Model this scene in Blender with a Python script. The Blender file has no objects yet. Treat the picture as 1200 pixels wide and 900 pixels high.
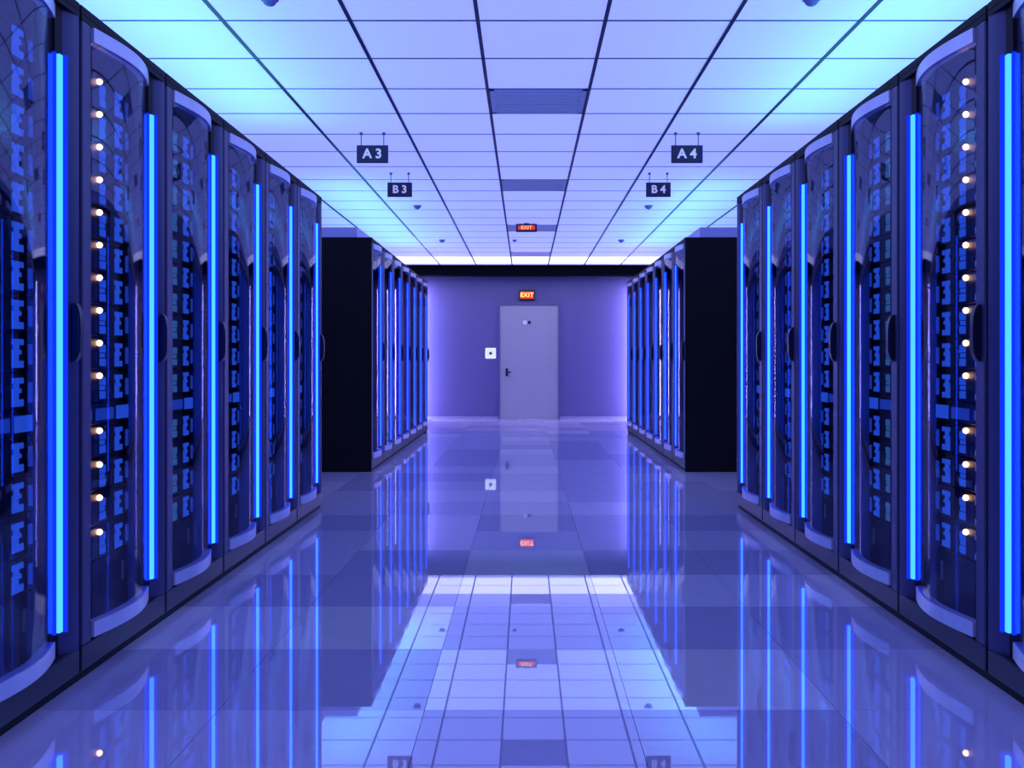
import bpy, bmesh, math, random
from mathutils import Vector
random.seed(7)
scene = bpy.context.scene
COL = scene.collection

# ------------------------------------------------------------------ camera
cam_d = bpy.data.cameras.new('camera')
cam = bpy.data.objects.new('camera', cam_d)
COL.objects.link(cam)
cam.location = (-0.026, 0.0, 1.05)
cam.rotation_euler = (math.pi / 2, 0, 0)
cam_d.sensor_width = 36.0
cam_d.lens = 1150.0 / 1200.0 * 36.0
cam_d.shift_x = -16.0 / 1200.0
cam_d.shift_y = -27.0 / 1200.0
cam_d.clip_start = 0.05
cam_d.clip_end = 100
scene.camera = cam

# ------------------------------------------------------------------ world, exposure
world = bpy.data.worlds.new('world')
scene.world = world
world.use_nodes = True
world.node_tree.nodes['Background'].inputs[0].default_value = (0.02, 0.02, 0.06, 1)
world.node_tree.nodes['Background'].inputs[1].default_value = 1.0
scene.view_settings.view_transform = 'Standard'
scene.view_settings.look = 'None'
scene.view_settings.gamma = 1.0
scene.view_settings.use_curve_mapping = False
scene.view_settings.exposure = 0.0

# lamp settings (linear RGB radiance of each kind of lamp)
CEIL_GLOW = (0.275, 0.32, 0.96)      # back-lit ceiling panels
UP_FRONT = (0.9, 5.8, 8.5)        # cyan linear uplights on the front cabinets
UP_BACK = (0.8, 4.6, 9.0)          # paler uplights on the far cabinets
COLUMN_LAMP = (20.0, 18.0, 48.0)      # upright lamps beside the far wall
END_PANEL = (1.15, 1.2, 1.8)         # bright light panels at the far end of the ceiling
STRIP_CORE = (0.10, 0.74, 9.0)
STRIP_HALO = (0.006, 0.035, 1.1)  # blue halo around the core, put into the glow of the lens

# ------------------------------------------------------------------ dimensions
ROW_X = 1.483          # front plane of the cabinet rows
PITCH = 0.761
RACK_H = 2.22
RACK_D = 1.0
FRONT_Y0 = 2.452       # nearest cabinet in view
BACK_Y0 = 9.29
CEIL_Z = 2.76
WALL_Y = 17.8
SIDE_X = 3.45
NEAR_Y = -2.0

# ------------------------------------------------------------------ materials
def principled(name, base, rough=0.5, metal=0.0, spec=0.5, emit=None, estr=1.0, noise=0.0, nscale=8.0, coat=0.0):
    m = bpy.data.materials.new(name)
    m.use_nodes = True
    nt = m.node_tree
    b = nt.nodes['Principled BSDF']
    b.inputs['Base Color'].default_value = (*base, 1)
    b.inputs['Roughness'].default_value = rough
    b.inputs['Metallic'].default_value = metal
    b.inputs['Specular IOR Level'].default_value = spec
    b.inputs['Coat Weight'].default_value = coat
    if emit:
        b.inputs['Emission Color'].default_value = (*emit, 1)
        b.inputs['Emission Strength'].default_value = estr
    if noise > 0:
        tc = nt.nodes.new('ShaderNodeTexCoord')
        n = nt.nodes.new('ShaderNodeTexNoise')
        n.inputs['Scale'].default_value = nscale
        n.inputs['Detail'].default_value = 4
        r = nt.nodes.new('ShaderNodeMapRange')
        r.inputs['To Min'].default_value = 1 - noise
        r.inputs['To Max'].default_value = 1 + noise
        mx = nt.nodes.new('ShaderNodeMix'); mx.data_type = 'RGBA'; mx.blend_type = 'MULTIPLY'
        mx.inputs['Factor'].default_value = 1.0
        mx.inputs['A'].default_value = (*base, 1)
        nt.links.new(tc.outputs['Object'], n.inputs['Vector'])
        nt.links.new(n.outputs['Fac'], r.inputs['Value'])
        nt.links.new(r.outputs['Result'], mx.inputs['B'])
        nt.links.new(mx.outputs['Result'], b.inputs['Base Color'])
    return m

def glow(name, rgb, strength=1.0):
    m = bpy.data.materials.new(name)
    m.use_nodes = True
    nt = m.node_tree
    nt.nodes.clear()
    e = nt.nodes.new('ShaderNodeEmission')
    e.inputs['Color'].default_value = (*rgb, 1)
    e.inputs['Strength'].default_value = strength
    o = nt.nodes.new('ShaderNodeOutputMaterial')
    nt.links.new(e.outputs[0], o.inputs[0])
    return m

def glass_mat(name, tint, refl):
    m = bpy.data.materials.new(name)
    m.use_nodes = True
    nt = m.node_tree
    nt.nodes.clear()
    t = nt.nodes.new('ShaderNodeBsdfTransparent')
    t.inputs['Color'].default_value = (*tint, 1)
    g = nt.nodes.new('ShaderNodeBsdfGlossy')
    g.inputs['Roughness'].default_value = 0.02
    g.inputs['Color'].default_value = (0.9, 0.9, 1, 1)
    f0 = nt.nodes.new('ShaderNodeFresnel')
    f0.inputs['IOR'].default_value = refl
    f = nt.nodes.new('ShaderNodeMath'); f.operation = 'MULTIPLY'
    f.inputs[1].default_value = 0.19       # anti-reflection coating
    nt.links.new(f0.outputs[0], f.inputs[0])
    mx = nt.nodes.new('ShaderNodeMixShader')
    o = nt.nodes.new('ShaderNodeOutputMaterial')
    nt.links.new(f.outputs[0], mx.inputs[0])
    nt.links.new(t.outputs[0], mx.inputs[1])
    nt.links.new(g.outputs[0], mx.inputs[2])
    nt.links.new(mx.outputs[0], o.inputs[0])
    return m

def polished_tile(name, base, gloss):
    """polished vinyl-clad access floor: a coloured base under a hard mirror polish"""
    m = bpy.data.materials.new(name)
    m.use_nodes = True
    nt = m.node_tree
    nt.nodes.clear()
    tc = nt.nodes.new('ShaderNodeTexCoord')
    n = nt.nodes.new('ShaderNodeTexNoise')
    n.inputs['Scale'].default_value = 6.0
    n.inputs['Detail'].default_value = 5
    r = nt.nodes.new('ShaderNodeMapRange')
    r.inputs['To Min'].default_value = 0.93
    r.inputs['To Max'].default_value = 1.07
    mx = nt.nodes.new('ShaderNodeMix'); mx.data_type = 'RGBA'; mx.blend_type = 'MULTIPLY'
    mx.inputs['Factor'].default_value = 1.0
    mx.inputs['A'].default_value = (*base, 1)
    d = nt.nodes.new('ShaderNodeBsdfDiffuse')
    g = nt.nodes.new('ShaderNodeBsdfGlossy')
    g.inputs['Roughness'].default_value = 0.014
    g.inputs['Color'].default_value = (0.92, 0.94, 1.0, 1)
    mix = nt.nodes.new('ShaderNodeMixShader')
    fr = nt.nodes.new('ShaderNodeFresnel'); fr.inputs['IOR'].default_value = 1.5
    fm = nt.nodes.new('ShaderNodeMath'); fm.operation = 'MULTIPLY_ADD'
    fm.inputs[1].default_value = (1 - gloss) * 0.7
    fm.inputs[2].default_value = gloss
    nt.links.new(fr.outputs[0], fm.inputs[0])
    nt.links.new(fm.outputs[0], mix.inputs[0])
    o = nt.nodes.new('ShaderNodeOutputMaterial')
    nt.links.new(tc.outputs['Object'], n.inputs['Vector'])
    nt.links.new(n.outputs['Fac'], r.inputs['Value'])
    nt.links.new(r.outputs['Result'], mx.inputs['B'])
    nt.links.new(mx.outputs['Result'], d.inputs['Color'])
    nt.links.new(d.outputs[0], mix.inputs[1])
    nt.links.new(g.outputs[0], mix.inputs[2])
    nt.links.new(mix.outputs[0], o.inputs[0])
    return m

M = {}
M['wall'] = principled('painted_wall', (0.145, 0.135, 0.31), 0.5, noise=0.05, nscale=3)
M['wall_plain'] = principled('side_wall_paint', (0.30, 0.30, 0.42), 0.6, noise=0.05, nscale=3)
M['slab'] = principled('floor_slab', (0.10, 0.10, 0.18), 0.6)
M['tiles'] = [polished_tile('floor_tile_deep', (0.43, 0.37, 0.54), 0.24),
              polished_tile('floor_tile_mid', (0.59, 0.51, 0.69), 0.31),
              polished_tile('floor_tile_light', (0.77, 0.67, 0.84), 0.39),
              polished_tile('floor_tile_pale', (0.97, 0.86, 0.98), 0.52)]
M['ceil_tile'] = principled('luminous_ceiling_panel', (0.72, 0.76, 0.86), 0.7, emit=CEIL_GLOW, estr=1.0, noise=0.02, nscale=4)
M['ceil_slab'] = principled('ceiling_slab', (0.10, 0.11, 0.20), 0.8)
M['grid_dark'] = principled('grid_runner_metal', (0.015, 0.02, 0.05), 0.5)
M['grid_thin'] = principled('grid_cross_metal', (0.16, 0.20, 0.34), 0.6)
M['vent'] = principled('vent_metal', (0.93, 0.87, 0.90), 0.6)
M['vent_dark'] = principled('vent_throat', (0.75, 0.7, 0.75), 0.7)
M['beam'] = principled('dark_beam', (0.003, 0.003, 0.005), 0.9, spec=0.05)
M['rack'] = principled('cabinet_paint', (0.022, 0.021, 0.045), 0.36, 0.35, noise=0.08, nscale=5)
M['rack_black'] = principled('cabinet_black', (0.004, 0.004, 0.007), 0.6, spec=0.2)
M['stile'] = principled('stile_paint', (0.065, 0.06, 0.15), 0.38, 0.3, noise=0.06, nscale=6)
M['rail'] = principled('rail_paint', (0.020, 0.020, 0.038), 0.34, 0.3)
M['inner'] = principled('cabinet_lining', (0.10, 0.10, 0.20), 0.42, 0.3, noise=0.06)
M['silver'] = principled('brushed_silver', (0.72, 0.72, 0.86), 0.36, 0.55, noise=0.12, nscale=14)
M['glass'] = glass_mat('door_glass', (0.80, 0.82, 0.95), 1.5)
M['handle'] = principled('handle_plastic', (0.012, 0.012, 0.022), 0.3)
M['core'] = glow('light_strip_core', STRIP_CORE)
M['lens'] = glow('light_strip_halo', STRIP_HALO)
M['chassis'] = principled('server_chassis', (0.018, 0.018, 0.035), 0.45, 0.3)
M['bay'] = principled('bay_bezel', (0.02, 0.02, 0.05), 0.4)
M['blue_a'] = glow('drive_light', (0.022, 0.10, 0.72))
M['blue_b'] = glow('drive_light_soft', (0.014, 0.05, 0.42))
M['teal'] = glow('drive_light_teal', (0.03, 0.12, 0.32))
M['amber'] = glow('status_amber', (9.0, 4.6, 1.7))
M['tag'] = principled('tag_paper', (0.75, 0.72, 0.80), 0.6)
M['up_front'] = glow('uplight_cyan', UP_FRONT)
M['up_back'] = glow('uplight_pale', UP_BACK)
M['column_lamp'] = glow('column_lamp_tube', COLUMN_LAMP)
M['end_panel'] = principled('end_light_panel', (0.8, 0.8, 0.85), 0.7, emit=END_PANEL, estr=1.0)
M['trough'] = principled('trough_metal', (0.45, 0.42, 0.75), 0.35, 0.2)
M['door'] = principled('door_paint', (0.44, 0.41, 0.47), 0.5, noise=0.03, nscale=3)
M['white'] = principled('white_plastic', (0.9, 0.9, 0.94), 0.4)
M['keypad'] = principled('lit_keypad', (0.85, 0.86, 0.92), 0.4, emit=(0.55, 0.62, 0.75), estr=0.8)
M['dark'] = principled('dark_plastic', (0.02, 0.02, 0.05), 0.4)
M['sign'] = principled('sign_navy', (0.022, 0.018, 0.075), 0.5)
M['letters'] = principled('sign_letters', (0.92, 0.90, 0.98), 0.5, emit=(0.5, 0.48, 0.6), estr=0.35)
M['wire'] = principled('wire_steel', (0.10, 0.11, 0.2), 0.4, 0.6)
M['detector'] = principled('detector_plastic', (0.26, 0.23, 0.50), 0.5)
M['exit_red'] = glow('exit_red', (1.4, 0.05, 0.02))
M['exit_letters'] = glow('exit_letters', (2.0, 1.1, 0.35))
M['exit_red_dim'] = glow('exit_red_dim', (0.8, 0.04, 0.03))
M['exit_letters_dim'] = glow('exit_letters_dim', (1.1, 0.55, 0.4))
M['base'] = principled('baseboard_paint', (0.36, 0.36, 0.5), 0.35)

# ------------------------------------------------------------------ helpers
def bm_box(bm, x0, x1, y0, y1, z0, z1, mi=0, bevel=0.0):
    lo = (min(x0, x1), min(y0, y1), min(z0, z1)); hi = (max(x0, x1), max(y0, y1), max(z0, z1))
    vs = [bm.verts.new((hi[0] if i & 1 else lo[0], hi[1] if i & 2 else lo[1], hi[2] if i & 4 else lo[2])) for i in range(8)]
    fs = []
    for q in ((0, 2, 3, 1), (4, 5, 7, 6), (0, 1, 5, 4), (2, 6, 7, 3), (0, 4, 6, 2), (1, 3, 7, 5)):
        f = bm.faces.new([vs[i] for i in q]); f.material_index = mi; fs.append(f)
    if bevel > 0:
        es = list({e for f in fs for e in f.edges})
        bmesh.ops.bevel(bm, geom=es, offset=bevel, segments=2, affect='EDGES', profile=0.5)

def bm_cyl(bm, p, axis, r, h, seg=16, r2=None):
    r2 = r if r2 is None else r2
    ax = {'x': (Vector((0, 1, 0)), Vector((0, 0, 1)), Vector((1, 0, 0))),
          'y': (Vector((0, 0, 1)), Vector((1, 0, 0)), Vector((0, 1, 0))),
          'z': (Vector((1, 0, 0)), Vector((0, 1, 0)), Vector((0, 0, 1)))}[axis]
    p = Vector(p)
    a = [bm.verts.new(p + ax[0] * math.cos(t) * r + ax[1] * math.sin(t) * r) for t in [2 * math.pi * i / seg for i in range(seg)]]
    b = [bm.verts.new(p + ax[2] * h + ax[0] * math.cos(t) * r2 + ax[1] * math.sin(t) * r2) for t in [2 * math.pi * i / seg for i in range(seg)]]
    for i in range(seg):
        j = (i + 1) % seg
        bm.faces.new((a[i], a[j], b[j], b[i]))
    bm.faces.new(a[::-1]); bm.faces.new(b)

def mesh_of(bm, name, mats, smooth=False):
    bmesh.ops.recalc_face_normals(bm, faces=bm.faces)
    me = bpy.data.meshes.new(name)
    bm.to_mesh(me); bm.free()
    for m in (mats if isinstance(mats, (list, tuple)) else [mats]):
        me.materials.append(m)
    if smooth:
        for p in me.polygons: p.use_smooth = True
        me.set_sharp_from_angle(angle=math.radians(40))
    return me

def link(name, data, parent=None, loc=None):
    o = bpy.data.objects.new(name, data)
    COL.objects.link(o)
    if parent: o.parent = parent
    if loc: o.location = loc
    return o

def tag(o, label=None, cat=None, group=None, kind=None):
    if label: o['label'] = label
    if cat: o['category'] = cat
    if group: o['group'] = group
    if kind: o['kind'] = kind
    return o

def box(name, dims, mat, parent=None, bevel=0.0):
    bm = bmesh.new(); bm_box(bm, *dims, bevel=bevel)
    return link(name, mesh_of(bm, name, mat), parent)

def struct(name, dims, mat, label=None, cat=None):
    return tag(box(name, dims, mat), label, cat, kind='structure')

ORD = ['nearest', 'second', 'third', 'fourth', 'fifth', 'sixth', 'seventh', 'eighth', 'ninth', 'tenth', 'eleventh',
       'twelfth', 'thirteenth', 'fourteenth', 'fifteenth']

# ------------------------------------------------------------------ room shell
floor = struct('floor', (-SIDE_X, SIDE_X, NEAR_Y, WALL_Y, -0.12, -0.012), M['slab'],
               'polished lilac raised floor of square tiles down the aisle', 'floor')
ceiling = struct('ceiling', (-SIDE_X, SIDE_X, NEAR_Y, WALL_Y, CEIL_Z + 0.03, CEIL_Z + 0.12), M['ceil_slab'],
                 'bright blue-white ceiling of luminous square panels', 'ceiling')
struct('wall_left', (-SIDE_X - 0.1, -SIDE_X, NEAR_Y, WALL_Y, -0.12, CEIL_Z + 0.12), M['wall_plain'], 'plain wall behind the left cabinet rows', 'wall')
struct('wall_right', (SIDE_X, SIDE_X + 0.1, NEAR_Y, WALL_Y, -0.12, CEIL_Z + 0.12), M['wall_plain'], 'plain wall behind the right cabinet rows', 'wall')
struct('wall_back', (-SIDE_X - 0.1, SIDE_X + 0.1, WALL_Y, WALL_Y + 0.1, -0.12, CEIL_Z + 0.12), M['wall'], 'violet end wall with the door at the end of the aisle', 'wall')
struct('wall_front', (-SIDE_X - 0.1, SIDE_X + 0.1, NEAR_Y - 0.1, NEAR_Y, -0.12, CEIL_Z + 0.12), M['wall_plain'], 'plain wall behind the camera', 'wall')
struct('baseboard_back_left', (-SIDE_X, -0.50, WALL_Y - 0.015, WALL_Y, -0.002, 0.045), M['base'], 'pale skirting left of the end door', 'baseboard')
struct('baseboard_back_right', (0.575, SIDE_X, WALL_Y - 0.015, WALL_Y, -0.002, 0.045), M['base'], 'pale skirting right of the end door', 'baseboard')
struct('trim_1', (-SIDE_X, SIDE_X, 17.45, WALL_Y, 2.583, CEIL_Z + 0.005), M['beam'], 'dark beam across the top of the end wall', 'beam')

# floor tiles --------------------------------------------------------
TX0, TP = -1.57 - 0.62 * 3, 0.62
TY0, TYP = 2.952, 0.622
tile_me = []
for m in M['tiles']:
    bm = bmesh.new(); bm_box(bm, 0.0009, TP - 0.0009, 0.0009, TYP - 0.0009, -0.012, 0.0)
    tile_me.append(mesh_of(bm, 'floor_tile', m))
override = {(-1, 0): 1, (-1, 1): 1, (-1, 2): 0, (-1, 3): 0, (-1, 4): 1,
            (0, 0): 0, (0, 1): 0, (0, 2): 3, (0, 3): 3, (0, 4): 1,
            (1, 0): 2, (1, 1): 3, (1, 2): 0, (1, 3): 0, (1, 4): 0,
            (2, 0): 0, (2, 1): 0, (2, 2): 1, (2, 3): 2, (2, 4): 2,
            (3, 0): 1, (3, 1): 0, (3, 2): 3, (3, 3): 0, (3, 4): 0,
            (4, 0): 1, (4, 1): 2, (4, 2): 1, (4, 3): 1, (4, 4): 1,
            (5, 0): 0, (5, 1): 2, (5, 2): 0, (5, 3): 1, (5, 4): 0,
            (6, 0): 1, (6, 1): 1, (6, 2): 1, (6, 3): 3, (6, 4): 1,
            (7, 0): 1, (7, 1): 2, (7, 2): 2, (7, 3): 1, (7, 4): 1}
rest = bmesh.new()
k0 = int(math.floor((NEAR_Y - TY0) / TYP)); k1 = int(math.ceil((WALL_Y - TY0) / TYP))
for k in range(k0, k1):
    for c in range(11):
        x = TX0 + TP * c; y = TY0 + TYP * k
        x1 = min(x + TP, SIDE_X); y0 = max(y, NEAR_Y); y1 = min(y + TYP, WALL_Y)
        x0 = max(x, -SIDE_X)
        if x1 - x0 < 0.02 or y1 - y0 < 0.02: continue
        ac = c - 3
        aisle = 0 <= ac <= 4
        cross = 6.6 < y < 9.3
        full = (x1 - x0 > TP - 0.01) and (y1 - y0 > TYP - 0.01)
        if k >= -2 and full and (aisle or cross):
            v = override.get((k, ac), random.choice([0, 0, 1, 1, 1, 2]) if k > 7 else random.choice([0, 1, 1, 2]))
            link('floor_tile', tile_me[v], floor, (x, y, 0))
        else:
            bm_box(rest, x0 + .0009, x1 - .0009, y0 + .0009, y1 - .0009, -0.012, 0.0)
tag(link('floor_tile_field', mesh_of(rest, 'floor_tile_field', M['tiles'][1]), floor), kind='stuff')

# ceiling tiles and grid -------------------------------------------------
CX0, CP = -2.186 - 0.64, 0.64
CY0, CYP = 4.928, 0.617
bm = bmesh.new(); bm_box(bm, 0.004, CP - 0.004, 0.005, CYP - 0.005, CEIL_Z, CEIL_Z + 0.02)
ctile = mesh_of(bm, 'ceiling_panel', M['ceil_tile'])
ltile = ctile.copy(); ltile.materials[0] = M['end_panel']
rest = bmesh.new()
vent_rows = {2: 'nearest', 7: 'second', 12: 'third', 17: 'farthest'}
k0 = int(math.floor((NEAR_Y - CY0) / CYP)); k1 = int(math.ceil((17.45 - CY0) / CYP))
for k in range(k0, k1):
    for c in range(-1, 11):
        x = CX0 + CP * c; y = CY0 + CYP * k
        x0 = max(x, -SIDE_X); x1 = min(x + CP, SIDE_X); y0 = max(y, NEAR_Y); y1 = min(y + CYP, 17.45)
        if x1 - x0 < 0.05 or y1 - y0 < 0.05: continue
        if c == 4 and k in vent_rows: continue
        full = (x1 - x0 > CP - 0.01) and (y1 - y0 > CYP - 0.01)
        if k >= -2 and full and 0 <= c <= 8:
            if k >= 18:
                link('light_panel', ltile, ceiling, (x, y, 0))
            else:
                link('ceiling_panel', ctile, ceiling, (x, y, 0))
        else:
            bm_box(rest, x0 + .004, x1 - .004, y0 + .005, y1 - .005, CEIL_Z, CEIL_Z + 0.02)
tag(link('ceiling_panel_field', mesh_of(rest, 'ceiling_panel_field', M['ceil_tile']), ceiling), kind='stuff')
for c in range(0, 10):
    x = CX0 + CP * c
    box('grid_runner', (x - 0.010, x + 0.010, NEAR_Y, 17.45, CEIL_Z - 0.006, CEIL_Z + 0.03), M['grid_dark'], ceiling)
bm = bmesh.new(); bm_box(bm, -SIDE_X, SIDE_X, -0.0085, 0.0085, CEIL_Z - 0.002, CEIL_Z + 0.025)
gx = mesh_of(bm, 'grid_cross_tee', M['grid_thin'])
for k in range(k0 + 1, k1):
    link('grid_cross_tee', gx, ceiling, (0, CY0 + CYP * k, 0))

# vents ------------------------------------------------------------------
for k, w in vent_rows.items():
    x = CX0 + CP * 4; y = CY0 + CYP * k
    v = link('ceiling_vent', None, None, (x + CP / 2, y + CYP / 2, CEIL_Z))
    tag(v, f'grey-violet slotted air vent in the ceiling, {w} of the four', 'vent', 'air vents down the middle of the ceiling')
    hx, hy = CP / 2 - 0.012, CYP / 2 - 0.008
    box('backing', (-hx, hx, -hy, hy, 0.012, 0.025), M['vent_dark'], v)
    bm = bmesh.new()
    for d in ((-hx, -hx + .03, -hy, hy), (hx - .03, hx, -hy, hy), (-hx, hx, -hy, -hy + .03), (-hx, hx, hy - .03, hy)):
        bm_box(bm, d[0], d[1], d[2], d[3], -0.004, 0.012)
    link('frame', mesh_of(bm, 'frame', M['vent']), v)
    for i in range(8):
        yy = -hy + 0.05 + i * (2 * hy - 0.1) / 7.0
        box('slat', (-hx + .03, hx - .03, yy - 0.028, yy + 0.028, -0.001, 0.012), M['vent'], v)

# ------------------------------------------------------------------ server cabinets
DOOR_END = 0.614
def arc(a):
    """outward bulge of the door at distance a along the cabinet front"""
    t = (a - 0.085) / (DOOR_END - 0.085)
    return 0.030 * math.sin(math.pi * min(1, max(0, t))) + 0.003 - 0.020 * max(0, (t - 0.45) / 0.55) ** 2

def band(sx, z0, z1, off_in, off_out, n=18):
    """curved band following the door; sx = +1 faces +x (left row), -1 faces -x"""
    bm = bmesh.new()
    rings = []
    for i in range(n + 1):
        a = 0.085 + (DOOR_END - 0.085) * i / n
        b = arc(a)
        rings.append([bm.verts.new((sx * (b + o), a, z)) for o, z in ((off_in, z0), (off_out, z0), (off_out, z1), (off_in, z1))])
    for i in range(n):
        for j in range(4):
            k = (j + 1) % 4
            bm.faces.new((rings[i][j], rings[i][k], rings[i + 1][k], rings[i + 1][j]))
    bm.faces.new(rings[0]); bm.faces.new(rings[-1][::-1])
    return bm

LED_Z = [2.091 - 0.1218 * q for q in range(10)] + [0.790, 0.664, 0.540, 0.412]

def build_rack_meshes(sx):
    P = []   # (name, parent name or None, mesh)
    def bx(name, dims_list, mat, parent=None, bevel=0.0):
        bm = bmesh.new()
        for a0, a1, b0, b1, z0, z1 in dims_list:
            bm_box(bm, sx * b0, sx * b1, a0, a1, z0, z1, bevel=bevel)
        P.append((name, parent, mesh_of(bm, name, mat)))
    H = RACK_H; W = PITCH
    bx('side_panel', [(0.004, 0.016, -RACK_D, -0.05, 0.03, H - 0.03)], M['inner'])
    bx('side_panel', [(W - 0.016, W - 0.004, -RACK_D, -0.05, 0.03, H - 0.03)], M['inner'])
    bx('back_panel', [(0.016, W - 0.016, -RACK_D, -RACK_D + 0.012, 0.03, H - 0.03)], M['rack'])
    bx('top_panel', [(0.004, W - 0.004, -RACK_D, -0.0, H - 0.03, H)], M['rack_black'], bevel=0.004)
    bx('plinth', [(0.0, W, -RACK_D + 0.01, -0.012, 0.0, 0.03)], M['rack_black'])
    bx('bottom_rail', [(0.007, W - 0.007, -0.05, 0.0, 0.03, 0.112)], M['rail'], bevel=0.004)
    bx('top_rail', [(0.007, W - 0.007, -0.05, 0.0, 2.172, H - 0.03)], M['rack_black'])
    bx('base_tray', [(0.016, W - 0.016, -RACK_D + 0.012, -0.05, 0.03, 0.045)], M['rack_black'])
    bx('stile', [(0.013, 0.080, -0.05, 0.0, 0.112, 2.172)], M['stile'], bevel=0.005)
    # far stile: a shallow concave face beside the light strip
    prof = [(0.668, -0.05), (0.668, -0.030), (0.678, -0.020), (0.692, -0.012), (0.710, -0.006), (0.730, -0.002), (W - 0.012, 0.0), (W - 0.010, -0.004), (W - 0.010, -0.05)]
    bm = bmesh.new()
    lo = [bm.verts.new((sx * b, a, 0.112)) for a, b in prof]; hi = [bm.verts.new((sx * b, a, 2.172)) for a, b in prof]
    for q in range(len(prof)):
        w = (q + 1) % len(prof)
        bm.faces.new((lo[q], lo[w], hi[w], hi[q]))
    bm.faces.new(lo); bm.faces.new(hi[::-1])
    P.append(('stile', None, mesh_of(bm, 'stile', M['stile'], True)))
    bx('mounting_rail', [(0.016, 0.032, -0.20, -0.15, 0.045, H - 0.03)], M['rack_black'])
    bx('mounting_rail', [(W - 0.032, W - 0.016, -0.20, -0.15, 0.045, H - 0.03)], M['rack_black'])
    bx('blank_panel', [(0.032, W - 0.032, -0.16, -0.142, 2.116, H - 0.03)], M['chassis'])
    bx('blank_panel', [(0.032, W - 0.032, -0.16, -0.142, 0.045, 0.305)], M['chassis'])
    bx('asset_tag', [(0.668, 0.684, -0.142, -0.139, 0.185, 0.258)], M['tag'])
    # curved glass door
    P.append(('door', None, mesh_of(band(sx, 0.172, 2.122, -0.004, 0.0), 'door', M['glass'], True)))
    P.append(('top_cap', 'door', mesh_of(band(sx, 2.122, 2.170, -0.030, 0.004), 'top_cap', M['silver'])))
    P.append(('bottom_cap', 'door', mesh_of(band(sx, 0.122, 0.172, -0.030, 0.004), 'bottom_cap', M['silver'])))
    # light strip in its black channel
    bx('light_channel', [(0.616, 0.668, -0.052, -0.030, 0.112, 2.172), (0.618, 0.664, -0.030, -0.016, 2.022, 2.170)], M['rack_black'])
    bm = bmesh.new(); bm_box(bm, sx * -0.030, sx * -0.016, 0.620, 0.656, 0.19, 2.02, bevel=0.003)
    bm_box(bm, sx * -0.030, sx * 0.004, 0.656, 0.666, 0.19, 2.02, bevel=0.003)  # glowing flange added to carry the halo on the stile side
    P.append(('light_strip', None, mesh_of(bm, 'light_strip', M['lens'])))
    bm = bmesh.new(); bm_box(bm, sx * -0.018, sx * -0.005, 0.629, 0.649, 0.195, 2.015, bevel=0.0015)
    P.append(('tube', 'light_strip', mesh_of(bm, 'tube', M['core'])))
    # pull handle on the right-hand side of each door
    a = 0.712 if sx > 0 else 0.050
    bm = bmesh.new()
    prof = [(0.0, 1.045), (0.016, 1.055), (0.026, 1.085), (0.028, 1.145), (0.026, 1.20), (0.016, 1.232), (0.0, 1.242)]
    vs = [[bm.verts.new((sx * p[0], a + w, p[1])) for p in prof] for w in (-0.016, 0.016)]
    for i in range(len(prof) - 1):
        bm.faces.new((vs[0][i], vs[0][i + 1], vs[1][i + 1], vs[1][i]))
    bm.faces.new((vs[0][0], vs[1][0], vs[1][-1], vs[0][-1]))
    bm.faces.new(vs[0]); bm.faces.new(vs[1][::-1])
    bmesh.ops.recalc_face_normals(bm, faces=bm.faces)
    bmesh.ops.bevel(bm, geom=list(bm.edges), offset=0.004, segments=2, affect='EDGES')
    P.append(('handle', None, mesh_of(bm, 'handle', M['handle'], True)))
    return P

def seg_mesh(sx, segs, mat, name):
    """segs: list of (a0, a1, z0, z1); one drive column = bezel plus lit windows"""
    bm = bmesh.new()
    a0 = min(s[0] for s in segs) - 0.004; a1 = max(s[1] for s in segs) + 0.004
    bm_box(bm, sx * -0.002, sx * 0.004, a0, a1, 0.006, 0.106, 0)
    for s in segs:
        bm_box(bm, sx * 0.004, sx * 0.008, s[0], s[1], s[2], s[3], 1)
    return mesh_of(bm, name, [M['bay'], mat])

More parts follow.
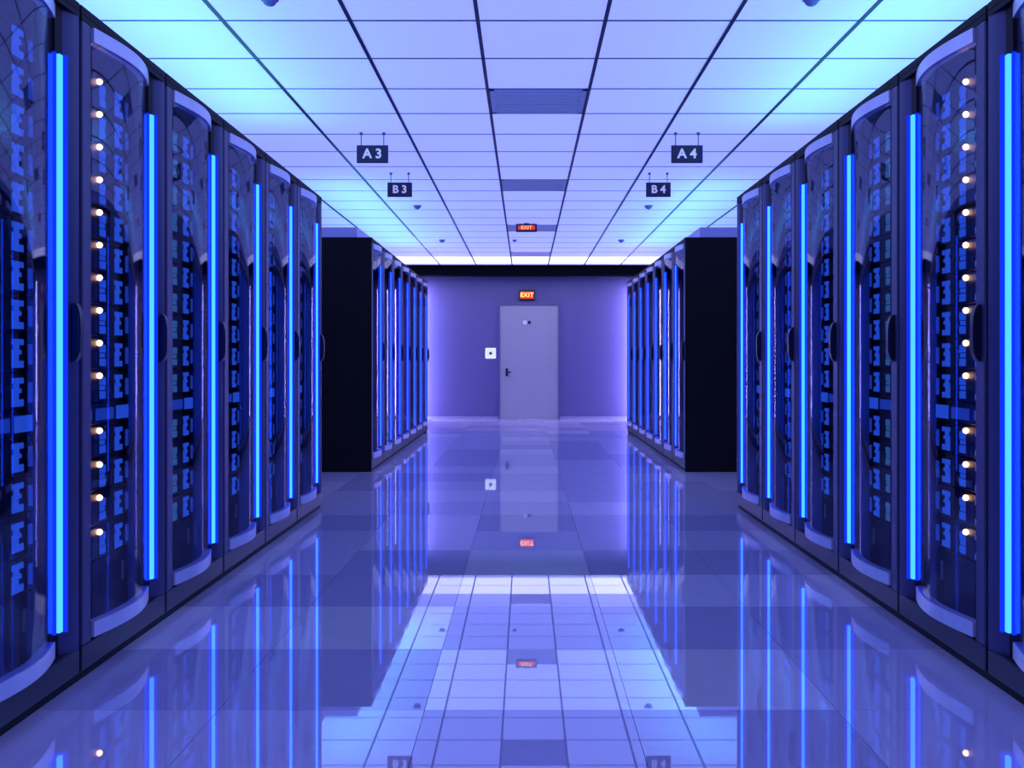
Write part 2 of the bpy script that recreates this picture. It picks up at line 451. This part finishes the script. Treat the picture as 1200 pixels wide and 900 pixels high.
def build_server_meshes(sx):
    S = {}
    bm = bmesh.new(); bm_box(bm, sx * -0.60, 0, 0.033, PITCH - 0.033, 0.0, 0.117, bevel=0.003)
    S['chassis'] = mesh_of(bm, 'chassis', M['chassis'])
    def colA(a, w):
        return [(a - w / 2, a + w / 2, 0.012, 0.040), (a - w / 2, a + w * 0.35, 0.044, 0.060), (a - w / 2, a + w / 2, 0.063, 0.092)]
    def colB(a, w):
        return [(a - w / 2, a + w / 2, 0.010, 0.032), (a - w / 2, a + w * 0.05, 0.032, 0.052), (a - w / 2, a + w * 0.3, 0.052, 0.066),
                (a - w * .35, a + w * .1, 0.066, 0.082), (a - w / 2, a + w / 2, 0.082, 0.100)]
    for key, matA, matB in (('std', M['blue_a'], M['blue_a']), ('teal', M['teal'], M['blue_a']), ('soft', M['blue_b'], M['blue_b'])):
        S[key] = [seg_mesh(sx, colB(0.10, 0.06), matB, 'drive_column'), seg_mesh(sx, colA(0.22, 0.05), matA, 'drive_column'),
                  seg_mesh(sx, colB(0.34, 0.06), matB, 'drive_column'), seg_mesh(sx, colA(0.478, 0.046), matA, 'drive_column'),
                  seg_mesh(sx, colB(0.622, 0.066), matB, 'drive_column'), seg_mesh(sx, [(0.690, 0.712, 0.02, 0.085)], M['blue_b'], 'drive_column')]
    bm = bmesh.new(); bmesh.ops.create_uvsphere(bm, u_segments=10, v_segments=6, radius=0.0115)
    bmesh.ops.translate(bm, verts=bm.verts, vec=(sx * 0.008, 0.446, 0.098))
    S['amber'] = mesh_of(bm, 'status_light', M['amber'], True)
    bm = bmesh.new(); bm_box(bm, sx * -0.45, 0, 0.033, PITCH - 0.033, 0.0, 0.078, bevel=0.003)
    S['patch'] = mesh_of(bm, 'panel_body', M['chassis'])
    bm = bmesh.new(); bm_box(bm, 0, sx * 0.006, 0.09, 0.715, 0.010, 0.066, 0)
    bm_box(bm, sx * 0.006, sx * 0.009, 0.42, 0.57, 0.016, 0.060, 1)
    bm_box(bm, sx * 0.006, sx * 0.009, 0.60, 0.71, 0.012, 0.064, 2)
    bm_box(bm, sx * 0.006, sx * 0.009, 0.10, 0.38, 0.020, 0.056, 1)
    S['patch_face'] = mesh_of(bm, 'lit_face', [M['bay'], M['blue_b'], M['blue_a']])
    # simple equipment for the far cabinets, too small to pick apart
    bm = bmesh.new()
    for z in LED_Z:
        bm_box(bm, sx * -0.60, 0, 0.033, PITCH - 0.033, z - 0.098, z + 0.019, 0)
        bm_box(bm, 0, sx * 0.006, 0.09, 0.15, z - 0.09, z, 1)
        bm_box(bm, 0, sx * 0.006, 0.45, 0.50, z - 0.09, z, 1)
        bm_box(bm, 0, sx * 0.006, 0.59, 0.66, z - 0.09, z, 1)
    S['stack'] = mesh_of(bm, 'equipment_stack', [M['chassis'], M['blue_b']])
    return S

RM = {s: build_rack_meshes(s) for s in (1, -1)}
SM = {s: build_server_meshes(s) for s in (1, -1)}

def place_rack(sx, y0, label, group):
    r = link('server_cabinet', None, None, (-sx * ROW_X, y0, 0))
    tag(r, label, 'server cabinet', group)
    made = {}
    for name, par, me in RM[sx]:
        o = link(name, me, made[par] if par else r)
        made.setdefault(name, o)
    return r

SIDE = {1: 'left', -1: 'right'}
NF = 6; NB = 7
for sx in (1, -1):
    for i in range(NF):
        y0 = FRONT_Y0 + PITCH * i
        place = 'nearest cabinet' if i == 0 else f'{ORD[i]} cabinet from the camera'
        extra = ' and a column of amber lights inside' if i == 1 else ''
        place_rack(sx, y0, f'tall dark glass-fronted server cabinet{extra}, {place} in the {SIDE[sx]} front row'
                   if i != 1 else f'dark glass-fronted server cabinet with amber lights inside, {SIDE[sx]} side of the aisle',
                   f'server cabinets of the {SIDE[sx]} front row')
        key = {2: 'teal', 4: 'soft', 5: 'soft'}.get(i, 'std')
        where = f'nearest {SIDE[sx]} front cabinet' if i == 0 else f'{ORD[i]} {SIDE[sx]} front cabinet'
        for j, z in enumerate(LED_Z):
            s = link('rack_server', None, None, (-sx * (ROW_X + 0.14), y0, z - 0.098))
            pos = 'topmost' if j == 0 else ('bottom unit' if j == 13 else f'{ORD[j]} from the top')
            lab = (f'server with an amber status light, {pos}, in the amber-lit {SIDE[sx]} cabinet' if i == 1
                   else f'blue-lit rack server, {pos}, in the {where}')
            tag(s, lab, 'server', f'servers in the {where}')
            link('chassis', SM[sx]['chassis'], s)
            for me in SM[sx][key]: link('drive_column', me, s)
            if i == 1: link('status_light', SM[sx]['amber'], s)
        p = link('patch_panel', None, None, (-sx * (ROW_X + 0.14), y0, 0.813))
        tag(p, f'thin blue-lit patch panel between the servers of the {where}', 'patch panel', 'patch panels')
        link('panel_body', SM[sx]['patch'], p)
        link('lit_face', SM[sx]['patch_face'], p)
    for i in range(NB):
        y0 = BACK_Y0 + PITCH * i
        lab = (f'black-sided server cabinet at the near end of the {SIDE[sx]} far row' if i == 0 else
               f'server cabinet with blue strip, {ORD[i]} of the {SIDE[sx]} far row' if i < NB - 1 else
               f'last server cabinet of the {SIDE[sx]} far row, nearest the end wall')
        r = place_rack(sx, y0, lab, f'server cabinets of the {SIDE[sx]} far row')
        if i == 0:
            box('end_panel', (-sx * RACK_D, 0, -0.016, 0.0, 0.0, RACK_H), M['rack_black'], r, bevel=0.004)
        st = link('equipment_stack', SM[sx]['stack'], r, (-sx * 0.14, 0, 0))
        st['kind'] = 'stuff'
# ------------------------------------------------------------------ linear uplights on top of the cabinets
for sx in (1, -1):
    for y0, y1, mat, word in ((FRONT_Y0, FRONT_Y0 + NF * PITCH, M['up_front'], 'front'), (BACK_Y0, BACK_Y0 + NB * PITCH, M['up_back'], 'far')):
        u = link('uplight_trough', None, None, (-sx * (ROW_X + 0.36), y0, RACK_H))
        tag(u, f'long pale light trough on top of the {SIDE[sx]} {word} cabinet row', 'uplight', 'light troughs on the cabinet rows')
        L = y1 - y0
        bm = bmesh.new()
        bm_box(bm, -0.22, 0.22, 0, L, 0.0, 0.012)
        bm_box(bm, -0.22, -0.208, 0, L, 0.012, 0.095)
        bm_box(bm, 0.208, 0.22, 0, L, 0.012, 0.095)
        bm_box(bm, -0.208, 0.208, 0, 0.012, 0.012, 0.095)
        bm_box(bm, -0.208, 0.208, L - 0.012, L, 0.012, 0.095)
        link('housing', mesh_of(bm, 'housing', M['trough']), u)
        box('lamp', (-0.06, 0.06, 0.05, L - 0.05, 0.012, 0.055), mat, u, bevel=0.006)

# upright lamps beside the end wall, behind the far rows
for sx in (1, -1):
    u = link('column_lamp', None, None, (-sx * 1.95, WALL_Y - 0.16, 0))
    tag(u, f'upright glowing lamp by the end wall behind the {SIDE[sx]} far row', 'lamp', 'upright lamps by the end wall')
    bm = bmesh.new(); bm_cyl(bm, (0, 0, 0), 'z', 0.11, 0.03, 24)
    link('base', mesh_of(bm, 'base', M['trough'], False), u)
    bm = bmesh.new(); bm_cyl(bm, (0, 0, 0.03), 'z', 0.035, 2.35, 16)
    link('tube', mesh_of(bm, 'tube', M['column_lamp'], True), u)
    bm = bmesh.new(); bm_cyl(bm, (0, 0, 2.38), 'z', 0.04, 0.03, 16)
    link('cap', mesh_of(bm, 'cap', M['trough'], False), u)

# ------------------------------------------------------------------ end wall: door and fittings
def wall_px(px, py, y=WALL_Y):
    return ((px - 616) / 1150.0 * y - 0.026, 1.05 - (py - 423) / 1150.0 * y)

dx0, dx1 = -0.49, 0.562
door = tag(box('door_1', (dx0, dx1, WALL_Y - 0.035, WALL_Y, 0.0, 2.055), M['door'], bevel=0.004),
           'plain lilac-grey door in the end wall below the exit sign', 'door', kind='structure')
bm = bmesh.new()
bm_box(bm, dx0 - 0.035, dx0 - 0.002, WALL_Y - 0.05, WALL_Y, 0, 2.10)
bm_box(bm, dx1 + 0.002, dx1 + 0.035, WALL_Y - 0.05, WALL_Y, 0, 2.10)
bm_box(bm, dx0 - 0.002, dx1 + 0.002, WALL_Y - 0.05, WALL_Y, 2.058, 2.10)
link('door_frame', mesh_of(bm, 'door_frame', M['wall']), door)
hx, hz = wall_px(594, 436)
bm = bmesh.new()
bm_box(bm, hx - 0.022, hx + 0.022, WALL_Y - 0.043, WALL_Y - 0.035, hz - 0.07, hz + 0.07)
bm_box(bm, hx - 0.02, hx + 0.075, WALL_Y - 0.085, WALL_Y - 0.065, hz - 0.012, hz + 0.012, bevel=0.004)
bm_box(bm, hx - 0.012, hx + 0.012, WALL_Y - 0.07, WALL_Y - 0.043, hz - 0.012, hz + 0.012)
link('door_handle', mesh_of(bm, 'door_handle', M['dark']), door)
px, pz = wall_px(617, 378)
bm = bmesh.new(); bm_box(bm, px - 0.075, px + 0.075, WALL_Y - 0.041, WALL_Y - 0.035, pz - 0.055, pz + 0.055)
pl = link('door_plate', mesh_of(bm, 'door_plate', M['door']), door)
bm = bmesh.new(); bm_cyl(bm, (px - 0.028, WALL_Y - 0.046, pz), 'y', 0.042, 0.006, 16)
link('white_disc', mesh_of(bm, 'white_disc', M['white']), pl)
bm = bmesh.new(); bm_cyl(bm, (px + 0.050, WALL_Y - 0.046, pz), 'y', 0.032, 0.006, 16)
link('dark_disc', mesh_of(bm, 'dark_disc', M['dark']), pl)

sx_, sz_ = wall_px(575, 414)
k = link('wall_keypad', None, None, (sx_, WALL_Y, sz_))
tag(k, 'glowing white square keypad on the wall left of the door', 'keypad')
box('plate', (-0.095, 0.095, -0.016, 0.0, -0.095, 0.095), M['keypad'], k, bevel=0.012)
bm = bmesh.new()
bm_box(bm, -0.034, 0.034, -0.021, -0.016, -0.011, 0.011); bm_box(bm, -0.011, 0.011, -0.021, -0.016, -0.034, 0.034)
link('cross_mark', mesh_of(bm, 'cross_mark', M['dark']), k)

def text_mesh(body, size, depth, mat, spacing=1.0):
    cu = bpy.data.curves.new('lettering', 'FONT')
    cu.body = body; cu.size = size; cu.extrude = depth; cu.align_x = 'CENTER'; cu.align_y = 'CENTER'
    cu.space_character = spacing; cu.offset = size * 0.03
    o = bpy.data.objects.new('tmp', cu); COL.objects.link(o)
    bpy.context.view_layer.update()
    me = bpy.data.meshes.new_from_object(o.evaluated_get(bpy.context.evaluated_depsgraph_get()))
    bpy.data.objects.remove(o); bpy.data.curves.remove(cu)
    me.materials.clear(); me.materials.append(mat)
    return me

def exit_sign(loc, w, h, label, red='exit_red', let='exit_letters'):
    e = link('exit_sign', None, None, loc)
    tag(e, label, 'exit sign', 'lit exit signs')
    box('housing', (-w / 2, w / 2, -0.05, 0.0, -h / 2, h / 2), M['dark'], e, bevel=0.008)
    box('lit_panel', (-w / 2 + .025, w / 2 - .025, -0.054, -0.05, -h / 2 + .025, h / 2 - .025), M[red], e)
    t = link('lettering', text_mesh('EXIT', h * 0.62, 0.001, M[let], 1.1), e, (0, -0.056, 0))
    t.rotation_euler = (math.pi / 2, 0, 0)
    return e
ex, ez = wall_px(617.5, 346)
exit_sign((ex, WALL_Y, ez), 0.29, 0.175, 'glowing red exit sign on the wall above the door')
e2 = exit_sign(((617 - 616) / 1150 * 12.2 - 0.026, 12.2, 2.70), 0.26, 0.10, 'small red exit sign hung under the ceiling vent', 'exit_red_dim', 'exit_letters_dim')
box('hanger', (-0.03, 0.03, -0.035, -0.015, 0.045, CEIL_Z - 2.70), M['dark'], e2)

# ------------------------------------------------------------------ hanging aisle signs
for txt, px_, d, w, zt, zb in (('A 3', 436.5, 7.35, 0.236, 2.665, 2.532), ('A 4', 805, 7.35, 0.236, 2.665, 2.532),
                               ('B 3', 468.5, 8.92, 0.224, 2.672, 2.540), ('B 4', 771.5, 8.92, 0.224, 2.672, 2.540)):
    x = (px_ - 616) / 1150 * d - 0.026
    s = link('hanging_sign', None, None, (x, d, zb))
    tag(s, f'dark hanging sign reading {txt} in white, {"larger" if d < 8 else "smaller"} one on the {"left" if px_ < 616 else "right"}', 'sign', 'hanging aisle signs')
    h = zt - zb
    box('board', (-w / 2, w / 2, -0.008, 0.008, 0, h), M['sign'], s, bevel=0.004)
    t = link('lettering', text_mesh(txt, h * 0.74, 0.001, M['letters'], 1.0), s, (0, -0.010, h / 2))
    t.rotation_euler = (math.pi / 2, 0, 0)
    for q in (-1, 1):
        bm = bmesh.new(); bm_cyl(bm, (q * w * 0.36, 0, h), 'z', 0.0035, CEIL_Z - zt, 8)
        bm_cyl(bm, (q * w * 0.36, 0, CEIL_Z - zb - 0.016), 'z', 0.012, 0.016, 10)
        link('wire', mesh_of(bm, 'wire', M['wire']), s)

# ------------------------------------------------------------------ ceiling detectors
for px_, d, r, lab in ((316, 4.62, 0.042, 'violet round detector on the ceiling, near left'),
                       (951, 4.62, 0.042, 'violet round detector on the ceiling, near right'),
                       (489, 10.8, 0.045, 'small dark ceiling detector just beyond the left B 3 sign'),
                       (760, 10.8, 0.045, 'small dark ceiling detector just beyond the right B 4 sign'),
                       (518, 13.85, 0.045, 'farthest small ceiling detector on the left'),
                       (728, 13.85, 0.045, 'farthest small ceiling detector on the right'),
                       (603, 13.85, 0.030, 'tiny ceiling detector between the last two vents')):
    x = (px_ - 616) / 1150 * d - 0.026
    s = link('smoke_detector', None, None, (x, d, CEIL_Z))
    tag(s, lab, 'smoke detector', 'detectors on the ceiling')
    bm = bmesh.new(); bm_cyl(bm, (0, 0, -0.012), 'z', r, 0.012, 20)
    link('base', mesh_of(bm, 'base', M['detector']), s)
    bm = bmesh.new(); bmesh.ops.create_uvsphere(bm, u_segments=18, v_segments=10, radius=r * 0.8)
    bmesh.ops.scale(bm, verts=bm.verts, vec=(1, 1, 0.85))
    bmesh.ops.translate(bm, verts=bm.verts, vec=(0, 0, -0.012))
    bmesh.ops.bisect_plane(bm, geom=bm.verts[:] + bm.edges[:] + bm.faces[:], plane_co=(0, 0, -0.012), plane_no=(0, 0, 1), clear_outer=True)
    link('dome', mesh_of(bm, 'dome', M['detector'], True), s)
